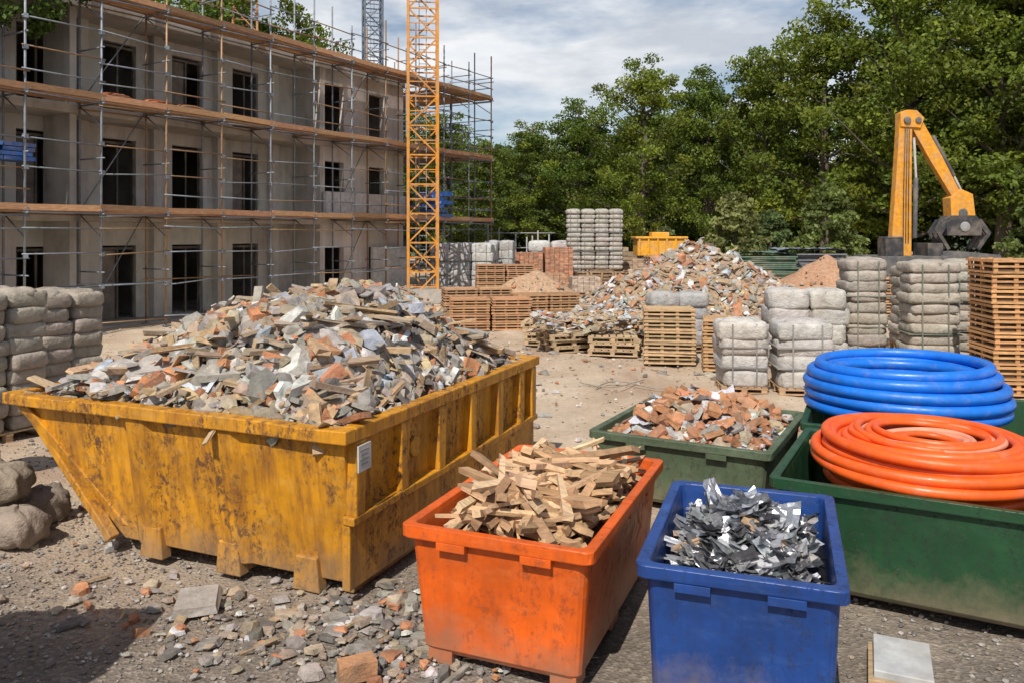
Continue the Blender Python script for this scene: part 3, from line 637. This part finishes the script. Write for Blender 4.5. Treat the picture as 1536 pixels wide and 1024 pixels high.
# ------------------------------------------------------------ building
broot=bpy.data.objects.new('unfinished_apartment_building',None);scene.collection.objects.link(broot)
BA=math.atan2(.863,.505);broot.location=(-11.5,22.3,0);broot.rotation_euler=(0,0,BA)
CW=(.50,.465,.42);CD=(.42,.39,.35);FL=[0,3.4,6.5,9.6]
mb=MB()
def wall(x0,x1,y,th,z0,z1,ops,col):
    cur=x0
    for (a,b_,za,zb) in sorted(ops):
        if a>cur: mb.boxr(cur,a,y,y+th,z0,z1,vary(col,.09),0)
        if zb<z1: mb.boxr(a,b_,y+.002,y+th-.002,zb,z1,vary(col,.09))
        if za>z0: mb.boxr(a,b_,y+.002,y+th-.002,z0,za,vary(col,.09))
        cur=b_
    if cur<x1: mb.boxr(cur,x1,y,y+th,z0,z1,vary(col,.09))
XL=-13.6
for f in range(3):
    z0=FL[f]+(0 if f==0 else .02);z1=FL[f+1]-.26
    ops=[(1.70+2.57*k,2.92+2.57*k,z0+(.02 if f else 0),z0+2.4) for k in range(-5,3)]
    wall(XL,9.85,2.7,.25,z0,z1,ops,CW)
    wall(10.0,15.1,1.2,.25,z0,z1,[(10.1,11.2,z0+.02,z0+2.25),(12.75,13.75,z0+(.9 if f==1 else .05),z0+2.2)],tuple(q*1.05 for q in CW))
    mb.boxr(9.83,10.0,1.2,2.698,z0,z1,CD);mb.boxr(14.9,15.1,1.46,11,z0,z1,CW)
    for xf in (0,-5.2,-10.4): mb.boxr(xf-.1,xf+.1,1.35,2.698,z0,z1,CD)
    for k in range(-5,4):
        xp=.95+2.57*k
        if xp<9.4: mb.boxr(xp-.16,xp+.16,2.4,2.698,z0,z1,vary(CW,.1))
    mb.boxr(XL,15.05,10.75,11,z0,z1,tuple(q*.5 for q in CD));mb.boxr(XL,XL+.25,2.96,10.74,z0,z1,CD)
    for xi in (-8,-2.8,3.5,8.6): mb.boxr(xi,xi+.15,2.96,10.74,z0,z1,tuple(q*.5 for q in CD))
mb.obj('walls',M_CONC,parent=broot)
mb=MB()
for f in (1,2,3): mb.boxr(XL-.05,15.15,1.12,11.05,FL[f]-.26,FL[f]+(0 if f<3 else .05),(.38,.35,.31))
mb.boxr(XL-.05,15.15,1.12,11.05,-.2,.03,(.33,.3,.27))
mb.obj('floor_slabs',M_CONC,parent=broot)
mb=MB()
mb.boxr(9.9,15.05,1.02,1.1,3.45,4.45,(.62,.60,.58));mb.boxr(12.75,15.0,.95,1.1,.03,2.2,(.62,.60,.58))
for k in range(6): mb.boxr(9.95+.85*k,9.97+.85*k,1.0,1.02,3.45,4.45,(.3,.3,.3))
mb.obj('parapet_panels',M_GEN,parent=broot)
mb=MB()
for f in range(3):
    z0=FL[f]+.04
    for k in range(-5,3):
        a,b_=1.70+2.57*k,2.92+2.57*k
        for xx in (a+.04,(a+b_)/2,b_-.04): mb.boxr(xx-.03,xx+.03,2.78,2.84,z0,z0+2.3,(.07,.06,.055))
        mb.boxr(a+.07,b_-.07,2.785,2.835,z0+2.22,z0+2.3,(.07,.06,.055))
        if (k+f)%3==0: mb.boxr(a+.05,(a+b_)/2-.02,2.86,2.88,z0,z0+2.2,(.16,.13,.11))
mb.obj('window_frames',M_GEN,parent=broot)

# scaffolding
sroot=bpy.data.objects.new('scaffolding',None);scene.collection.objects.link(sroot);sroot.location=broot.location;sroot.rotation_euler=broot.rotation_euler
TB=(.21,.235,.27);RU=(.29,.18,.1);mb=MB();X0,X1=-12.42,20.7
xs=[X0+2.07*k for k in range(17)]
lv=[3.43,6.53,9.55]
for x in xs:
    for y in (0,1.0):
        ztop=11.4+R(-.5,.8)
        mb.cyl((x+R(-.02,.02),y,0),(x+R(-.04,.04),y,ztop),.034,6,vary(random.choice([TB,TB,RU]),.25),0)
        mb.boxr(x-.1,x+.1,y-.1,y+.1,0,.03,TB)
    for z in lv+[1.8,5.0,8.1,10.5]:
        mb.cyl((x,-.15,z-.1),(x,1.1,z-.1),.024,6,vary(TB,.2))
    for z in lv: mb.cyl((x,0,z-.75),(x,1.0,z-.12),.02,5,vary(TB,.2))
    for z in lv+[1.3,2.2,4.5,5.3,7.6,8.4]: mb.box((x,-.03,z),(.11,.1,.11),rz(R(-.3,.3)),vary(TB,.3))
for z in [.25,1.3,2.2,2.95,3.3,3.95,4.5,5.3,6.4,7.0,7.6,8.4,9.42,10.05,10.6]:
    for y in (0,) if z not in (3.3,6.4,9.42,1.3) else (0,1.0):
        for a,b_ in zip(xs[:-1],xs[1:]):
            if random.random()<.9: mb.cyl((a-.1,y-.04,z+R(-.07,.07)),(b_+.1,y-.04,z+R(-.07,.07)),.022,6,vary(random.choice([TB,TB,RU]),.25))
for a,b_ in zip(xs[1::5],xs[2::5]):
    for q,(z0,z1) in enumerate(((0,3.4),(3.4,6.5),(6.5,9.5))):
        mb.cyl((a,1.06,z0),(b_,1.06,z1),.02,6,vary(TB,.2))
for x in (17.0,18.6,20.7):
    for y in (2.5,4.5,6.5,8.5):
        mb.cyl((x,y,0),(x,y,11.2+R(-.6,.5)),.034,6,vary(TB,.2))
for z in [1.3,2.3,3.3,4.0,4.6,5.4,6.4,7.1,7.7,8.5,9.4,10.1,10.6]:
    for x in (17.0,20.7): mb.cyl((x,0,z),(x,8.6,z),.023,6,vary(TB,.2))
    for y in (4.5,8.5): mb.cyl((15.4,y,z),(20.8,y,z),.023,6,vary(TB,.2))
mb.obj('tubes',M_STEEL,parent=sroot)
mb=MB();PL=(.40,.235,.125)
for z in lv:
    for a,b_ in zip(xs[:-1],xs[1:]):
        for k in range(4):
            mb.box(((a+b_)/2,.14+.245*k,z+.0+R(-.012,.012)),(2.2,.225,.045),rz(R(-.006,.006))@ry(R(-.006,.006)),vary(PL,.35),jit=.006)
        dz=R(-.03,.03)
        mb.box(((a+b_)/2+R(-.1,.1),-.065,z+.06+dz),(2.15,.03,.17),rx(R(-.05,.05))@ry(R(-.015,.015)),vary((.44,.245,.13),.35))
        mb.box(((a+b_)/2,.0,z-.06),(2.1,.08,.06),None,vary((.36,.2,.11),.2))
        if random.random()<.5: mb.box(((a+b_)/2,R(.2,.6),z+.07),(R(1.2,2.2),.2,.04),rz(R(-.1,.1)),vary(PL,.3))
    for y in np.arange(1.3,8.6,.245): mb.box((18.9,y,z),(3.9,.225,.045),rz(R(-.006,.006)),vary(PL,.25))
mb.obj('decks',M_WOOD,parent=sroot)
mb=MB()
for k,(x,c) in enumerate(((-2.2,(.03,.12,.4)),(-3.0,(.05,.15,.35)))):
    for q in range(4): mb.box((x+R(-.1,.1),.4,4.72+.12*q),(.8,.7,.1),rz(R(-.1,.1)),vary(c,.3))
for q in range(6): mb.box((16.2+R(-.5,.5),.3,3.6+.2*q),(1.3,.8,.16),rz(R(-.3,.3)),vary((.015,.14,.5),.4),jit=.03)
for x,c in ((2.0,(.40,.09,.025)),(.6,(.40,.12,.04)),(3.1,(.36,.17,.08))):
    mb.pillow((x,.3,6.70),(1.1,.6,.26),None,c,0,.06,.9,.9)
for _ in range(40):
    x=R(-6,15);z=random.choice(lv);mb.box((x,R(.3,.9),z+.1),(R(.2,.9),R(.1,.3),R(.06,.2)),rz(R(-.5,.5)),vary(random.choice([(.3,.2,.12),(.3,.28,.25),(.2,.2,.2)]),.3))
mb.obj('stored_materials',M_GEN,parent=sroot)

# ------------------------------------------------------------ tower cranes
def lattice(name,x,y,ang,w,H,seg,ct,col,jib=0,jang=0,base=True):
    mb=MB();r=ct
    n=int(H/seg);c4=[(-w/2,-w/2),(w/2,-w/2),(w/2,w/2),(-w/2,w/2)]
    for cx,cy in c4: mb.box((cx,cy,H/2),(r*2,r*2,H),None,vary(col,.05))
    for k in range(n):
        z=k*seg
        for i in range(4):
            a=c4[i];b_=c4[(i+1)%4]
            mb.bar((*a,z),(*b_,z),r,r,vary(col,.12))
            if k%2: a,b_=b_,a
            mb.bar((*a,z),(*b_,z+seg),r,r,vary(col,.12));
            mb.bar((*b_,z+seg*.5),(*a,z+seg*.5),r*.7,r*.7,vary(col,.12))
    if base: mb.box((0,0,.25),(w*2.6,w*2.6,.5),None,(.4,.38,.35))
    if w<2:
        for s in (-.15,.15): mb.bar((s,w*.2,0),(s,w*.2,H),.03,.03,(.3,.3,.3))
        for z in np.arange(.3,H,.6): mb.bar((-.15,w*.2,z),(.15,w*.2,z),.025,.025,(.3,.3,.3))
    if jib:
        J=rz(jang);mb.box((0,0,H+.6),(w*1.3,w*1.3,1.2),J,col);mb.box(J@np.array([0,-1.3,0])+np.array([0,0,H+.9]),(1.2,1.2,1.8),J,(.6,.6,.6))
        q=lambda p:J@np.array(p)+np.array([0,0,H+1.2])
        for s in (-.6,.6): mb.bar(q((-10,s,0)),q((jib,s,0)),.1,.1,col)
        mb.bar(q((-2,0,1.2)),q((jib,0,1.2)),.1,.1,col)
        for k in range(int(jib/1.5)):
            for s in (-.6,.6): mb.bar(q((k*1.5,s,0)),q((k*1.5+.75,0,1.2)),.05,.05,col);mb.bar(q((k*1.5+.75,0,1.2)),q((k*1.5+1.5,s,0)),.05,.05,col)
        mb.box(q((-9,0,-.6)),(2,1.2,1.6),J,(.45,.43,.4));mb.bar(q((0,0,0)),q((0,0,6)),.3,.3,col);mb.bar(q((0,0,6)),q((jib*.7,0,1.2)),.05,.05,col);mb.bar(q((0,0,6)),q((-9,0,0)),.05,.05,col)
        for s in (-.12,.12): mb.cyl(q((jib*.6,s,0)),q((jib*.6,s,-H*.3)),.022,5,(.1,.1,.1))
        mb.box(q((jib*.6,0,-H*.3)),(.4,.3,.6),J,(.5,.3,.03))
    return mb.obj(name,M_GEN,loc=(x,y,0),ang=ang)
CO=(.62,.25,.02)
lattice('tower_crane',-3.72,33.2,.12,1.2,30,1.2,.058,CO,26,math.radians(62))
lattice('tower_crane',-15.4,46,.3,1.3,34,1.3,.06,(.50,.22,.08),24,math.radians(150))
lattice('tower_crane',-11.2,64,.3,1.4,38,1.4,.08,(.1,.14,.2),24,math.radians(120))

# ------------------------------------------------------------ excavator
mb=MB();EO=(.72,.31,.02);BKc=(.035,.035,.04);GY=(.09,.095,.10);Y0=32
for yy in (Y0-1.4,Y0+.9):
    mb.prism([(13.9,.35),(14.4,0),(18.2,0),(18.8,.35),(18.8,.65),(18.3,.95),(14.3,.95),(13.9,.65)],yy,yy+.55,BKc)
    for k in range(7): mb.cyl((14.4+.62*k,yy-.03,.4),(14.4+.62*k,yy+.58,.4),.22,12,GY)
mb.boxr(14.9,17.8,Y0-.8,Y0+.9,.7,1.1,GY)
mb.prism([(14.1,1.15),(18.9,1.15),(19.1,1.4),(18.9,1.95),(17.3,2.1),(16.9,1.9),(14.3,1.9)],Y0-1.2,Y0+1.3,GY)
mb.boxr(17.0,18.95,Y0-1.22,Y0+1.32,1.5,1.75,EO)
mb.boxr(14.5,15.2,Y0-1.1,Y0-.4,1.9,2.6,BKc);mb.boxr(14.55,15.15,Y0-1.12,Y0-.38,2.6,2.66,GY)
mb.boxr(16.4,17.0,Y0-.6,Y0+.6,1.9,2.4,BKc)
def beam(p0,p1,h0,h1,t,col,mid=None):
    p0=np.array(p0,float);p1=np.array(p1,float);d=(p1-p0)/np.linalg.norm(p1-p0);n=np.array([-d[1],d[0]])
    m_=(p0+p1)/2;hm=mid or (h0+h1)/2
    poly=[p0-n*h0/2,m_-n*hm/2,p1-n*h1/2,p1+n*h1/2,m_+n*hm/2,p0+n*h0/2];mb.prism([tuple(q) for q in poly],Y0-t/2,Y0+t/2,col)
beam((15.55,1.9),(15.75,7.35),.82,.5,.36,EO,.64)
mb.prism([(15.5,7.05),(15.5,7.6),(15.75,7.72),(16.15,7.7),(16.45,7.4),(16.3,7.0)],Y0-.24,Y0+.24,EO)
beam((16.1,7.35),(17.85,4.2),.5,.36,.3,EO,.5)
mb.cyl((15.75,Y0-.32,7.3),(15.75,Y0+.32,7.3),.14,14,GY);mb.cyl((16.2,Y0-.3,7.3),(16.2,Y0+.3,7.3),.12,14,GY)
mb.cyl((16.05,Y0-.26,2.6),(16.1,Y0-.26,5.0),.09,10,GY);mb.cyl((16.1,Y0-.26,5.0),(16.02,Y0-.26,6.6),.05,10,(.5,.5,.5))
mb.cyl((16.9,Y0,6.7),(17.75,Y0,5.1),.08,10,GY);mb.cyl((17.75,Y0,5.1),(18.15,Y0,4.3),.05,10,(.5,.5,.5))
mb.prism([(17.45,4.2),(17.9,4.55),(18.35,4.35),(18.45,3.5),(17.5,3.4)],Y0-.3,Y0+.3,EO)
mb.prism([(17.25,2.7),(17.2,3.2),(17.5,3.5),(18.4,3.5),(18.65,3.2),(18.6,2.7)],Y0-.45,Y0+.45,BKc)
for x0,x1,x2 in ((17.3,16.95,17.35),(18.55,18.95,18.5)):
    for yy in (-.35,0,.35): mb.bar((x0,Y0+yy,3.3),(x1,Y0+yy,2.75),.12,.2,BKc);mb.bar((x1,Y0+yy,2.8),(x2,Y0+yy,2.15),.1,.14,BKc)
mb.cyl((17.95,Y0-.34,3.6),(17.95,Y0+.34,3.6),.18,14,GY);mb.cyl((17.95,Y0-.48,3.05),(17.95,Y0-.44,3.05),.2,14,(.3,.3,.3))
for k in range(3): mb.tube([(15.62+.1*k,Y0-.2,2.4),(15.62+.1*k,Y0-.24,4.5),(15.7+.08*k,Y0-.22,7.0)],.022,6,BKc)
mb.obj('excavator',M_GEN,bevel=.03)

# ------------------------------------------------------------ trees
def leafquads(mb,C,size,base,mat,nrm=None,flat=.5):
    n=len(C);u=rng.normal(size=(n,3));u/=np.linalg.norm(u,axis=1)[:,None]
    w_=rng.normal(size=(n,3));w_[:,2]*=flat;v=np.cross(u,w_);v/=np.linalg.norm(v,axis=1)[:,None]
    s=size*rng.uniform(.6,1.3,(n,1))
    V=np.stack([C-u*s,C-v*s*.55,C+u*s,C+v*s*.55],1).reshape(-1,3)
    mb.add(V,np.arange(4*n),np.full(n,4),base,mat,False)
def treemesh(seed,H,Rr,nl=34,cl=5,lpc=95,low=.16,lsz=.125,tone=1.0,name='t'):
    global rng
    random.seed(seed);rng=np.random.default_rng(seed);mb=MB()
    tz=np.linspace(0,H*.93,12);wx=np.cumsum(rng.normal(0,.1,12));wy=np.cumsum(rng.normal(0,.1,12));wx[0]=wy[0]=0
    tr=.30*(H/16)*(1-.9*tz/(H*.93))**.8+.03;tr[0]*=1.35
    mb.tube(np.stack([wx,wy,tz],1),tr,8,(.13,.105,.08),0)
    az=R(0,6);P=[]
    for k in range(nl):
        f=low+(.93-low)*(k+.5)/nl;az+=2.4+R(-.4,.4)
        g=(f-low)/(1-low);prof=(math.sin(math.pi*min(1,max(.02,g*.8+.2)))**.6)*(1 if g<.6 else (1-(g-.6)*.75))
        ln=Rr*prof*R(.75,1.12)
        z0=f*H*.93*R(.93,1);bx_=np.interp(z0,tz,wx);by_=np.interp(z0,tz,wy)
        rise=ln*R(.35,.85)
        if z0+rise>H*.97: rise=max(.2,H*.97-z0)
        pts=[]
        for t in np.linspace(0,1,6): pts.append((bx_+math.cos(az)*ln*t+R(-.1,.1),by_+math.sin(az)*ln*t+R(-.1,.1),z0+rise*t**1.3-R(0,.15)))
        mb.tube(pts,np.linspace(.1*(1-.6*f)*(H/16)+.03,.015,6),5,(.12,.1,.08),0)
        for q in range(cl):
            t=R(.3,1.05);i=min(4,int(t*5));p=np.array(pts[min(5,i+1)])*min(1,t)+np.array(pts[i])*(1-min(1,t))
            rad=R(.45,.9)*(H/16)
            p=p+np.array([R(-1,1),R(-1,1),R(-.5,.7)])*.5*(H/16);P.append((p,rad))
    for _ in range(7): P.append((np.array([wx[-1]+R(-1.1,1.1),wy[-1]+R(-1.1,1.1),H*R(.87,.95)]),.65))
    for p,rad in P:
        n=int(lpc*R(.6,1.3));d=rng.normal(size=(n,3));d/=np.linalg.norm(d,axis=1)[:,None]
        C=p+d*rad*np.array([1.15,1.15,.7])*rng.uniform(.2,1.10,(n,1))**.6
        hue=R(0,1);b_=np.array([.088+.045*hue,.138+.03*hue,.024])*R(.65,1.3)*tone
        col=b_*rng.uniform(.7,1.35,(n,1))
        leafquads(mb,C,lsz,col,1)
    o=mb.obj(name,[M_BARK,M_LEAF]);me=o.data;bpy.data.objects.remove(o);return me
variants=[treemesh(11,17,3.8,38,5,112),treemesh(12,17,4.3,40,5,112),treemesh(13,17,3.5,38,5,110),treemesh(14,17,4.6,40,5,110,.12)]
random.seed(99);rng=np.random.default_rng(99)
def tree(name,me,x,y,h,s=1,H0=17):
    o=bpy.data.objects.new(name,me);scene.collection.objects.link(o);o.location=(x,y,-.05);k=h/H0;o.scale=(k*s,k*s,k);o.rotation_euler=(0,0,R(0,6.28))
front=[(1.9,66,12.6,1.15),(5.3,64,14.2,1.2),(10.2,60,16.6,1.0),(14.9,60,16.2,1.0),(18.3,58,17.2,.95),(21.8,55,19.6,1.05),(25.6,52,21.5,1.15),(29.5,48,22,1.1),(33,46,22,1.1),(37,44,22,1.1),(41,42,22,1.1),(46,40,22,1.2)]
for k,(x,y,h,s) in enumerate(front): tree('deciduous_tree',variants[(k*3+1)%4],x,y,h,s)
for k in range(15): tree('deciduous_tree',variants[k%4],3.5+3.4*k,76-k*.9+R(-2,2),(R(10.5,11.5) if k<1 else R(12,14)+k*.5),1.15)
for k in range(6): tree('deciduous_tree',variants[(k+2)%4],31+4.2*k,60+R(-2,2),R(22,26),1.2)
for (x,y,h,s) in ((-8.4,62,14.6,1.1),(-5.2,60,12.4,1.1),(-2.4,64,10.6,1.1),(-.4,72,11,1.2),(-12,66,14,1.1)): tree('deciduous_tree',variants[random.randint(0,3)],x,y,h,s)
for (x,y,h,s) in ((-17.6,48,19.4,1.1),(-20.5,51,19.5,1.1),(-23.5,46,19.5,1.2),(-13.4,50,18.0,1.0),(-28,44,20,1.1),(-24.5,36,15.5,1.1),(-28,33,17,1.1),(-27,28,16,1.0)): tree('deciduous_tree',variants[random.randint(0,3)],x,y,h,s)
def mass(name,pts,lpc,lsz,base):
    mb=MB()
    for (x,y,z,rad) in pts:
        n=lpc;d=rng.normal(size=(n,3));d/=np.linalg.norm(d,axis=1)[:,None]
        C=np.array([x,y,z])+d*rad*np.array([1.1,1.1,.8])*rng.uniform(.5,1.05,(n,1))
        C[:,2]=np.maximum(C[:,2],.05)
        col=np.array(base)*R(.55,1.35)*rng.uniform(.7,1.35,(n,1));leafquads(mb,C,lsz,col,0)
    return mb.obj(name,M_LEAF)
pts=[]
for k in range(330):
    t=R(0,1);x=-12+62*t;y=(70-24*max(0,(x-8)/42))+R(-2,3);pts.append((x,y,R(.3,4.2),R(.9,1.7)))
mass('undergrowth',pts,120,.2,(.065,.105,.026))
def bush(seed,H,Rr,base):
    mb=MB();random.seed(seed)
    mb.tube([(0,0,0),(0,0,H*.8)],[.12,.03],6,(.12,.1,.08),1)
    for k in range(110):
        f=random.random();r=Rr*(1-f)**.7*R(.5,1.05)+.1;a=R(0,6.28);p=np.array([r*math.cos(a),r*math.sin(a),.5+f*(H-.6)])
        n=60;d=rng.normal(size=(n,3));d/=np.linalg.norm(d,axis=1)[:,None]
        C=p+d*np.array([.42,.42,.22])*rng.uniform(.3,1,(n,1));leafquads(mb,C,.12,np.array(base)*R(.6,1.4)*rng.uniform(.7,1.3,(n,1)),0)
    o=mb.obj('tmp',[M_LEAF,M_BARK]);me=o.data;bpy.data.objects.remove(o);return me
b1=bush(3,4.6,1.9,(.16,.19,.085));b2=bush(4,4.6,2.1,(.11,.155,.06))
for (me,x,y,s) in ((b1,12.2,43.5,1.1),(b2,17.8,45,1.2),(b2,15.6,48,.9),(b2,29.5,44,1.2),(b1,9.6,50,.7)):
    o=bpy.data.objects.new('young_pine_tree',me);scene.collection.objects.link(o);o.location=(x,y,0);o.scale=(s,s,s)
pts=[]
for k in range(26):
    p=Matrix.Rotation(BA,3,'Z')@Vector((R(-2.9,-.3),R(.2,1.4),0));pts.append((p.x-11.5,p.y+22.3,R(8.2,9.6) ,R(.2,.42)))
mass('climbing_plant',pts,110,.075,(.07,.12,.03))

def hz(X,Y): 
    return 17*np.exp(-((X+25)/75)**2)*np.clip((Y-95)/90,0,1)+9*np.exp(-((X-90)/90)**2)*np.clip((Y-95)/90,0,1)+.8*np.sin(X*.13)*np.cos(Y*.09)*np.clip((Y-95)/30,0,1)-.3
mb=MB();mb.grid(hz,-260,320,95,420,90,60,(.04,.07,.025));mb.obj('hill',M_RUB)
mb=MB();n=34000
X=rng.uniform(-150,150,n);Y=rng.uniform(97,215,n);Z=hz(X,Y)
cellx=np.floor(X/5);celly=np.floor(Y/5);hsh=np.sin(cellx*12.9898+celly*78.233)*43758.5453;hsh-=np.floor(hsh)
fx=(X/5-cellx-.5)*2;fy_=(Y/5-celly-.5)*2;Z=Z+(4+3*hsh)*np.sqrt(np.clip(1-.45*(fx**2+fy_**2),0.02,1))*rng.uniform(.75,1.05,n)
col=np.array([.065,.105,.045])*(.6+.8*hsh[:,None])*rng.uniform(.7,1.3,(n,1))
leafquads(mb,np.stack([X,Y,Z],1),.8,col,0,flat=.3)
mb.obj('distant_forest',M_LEAF)
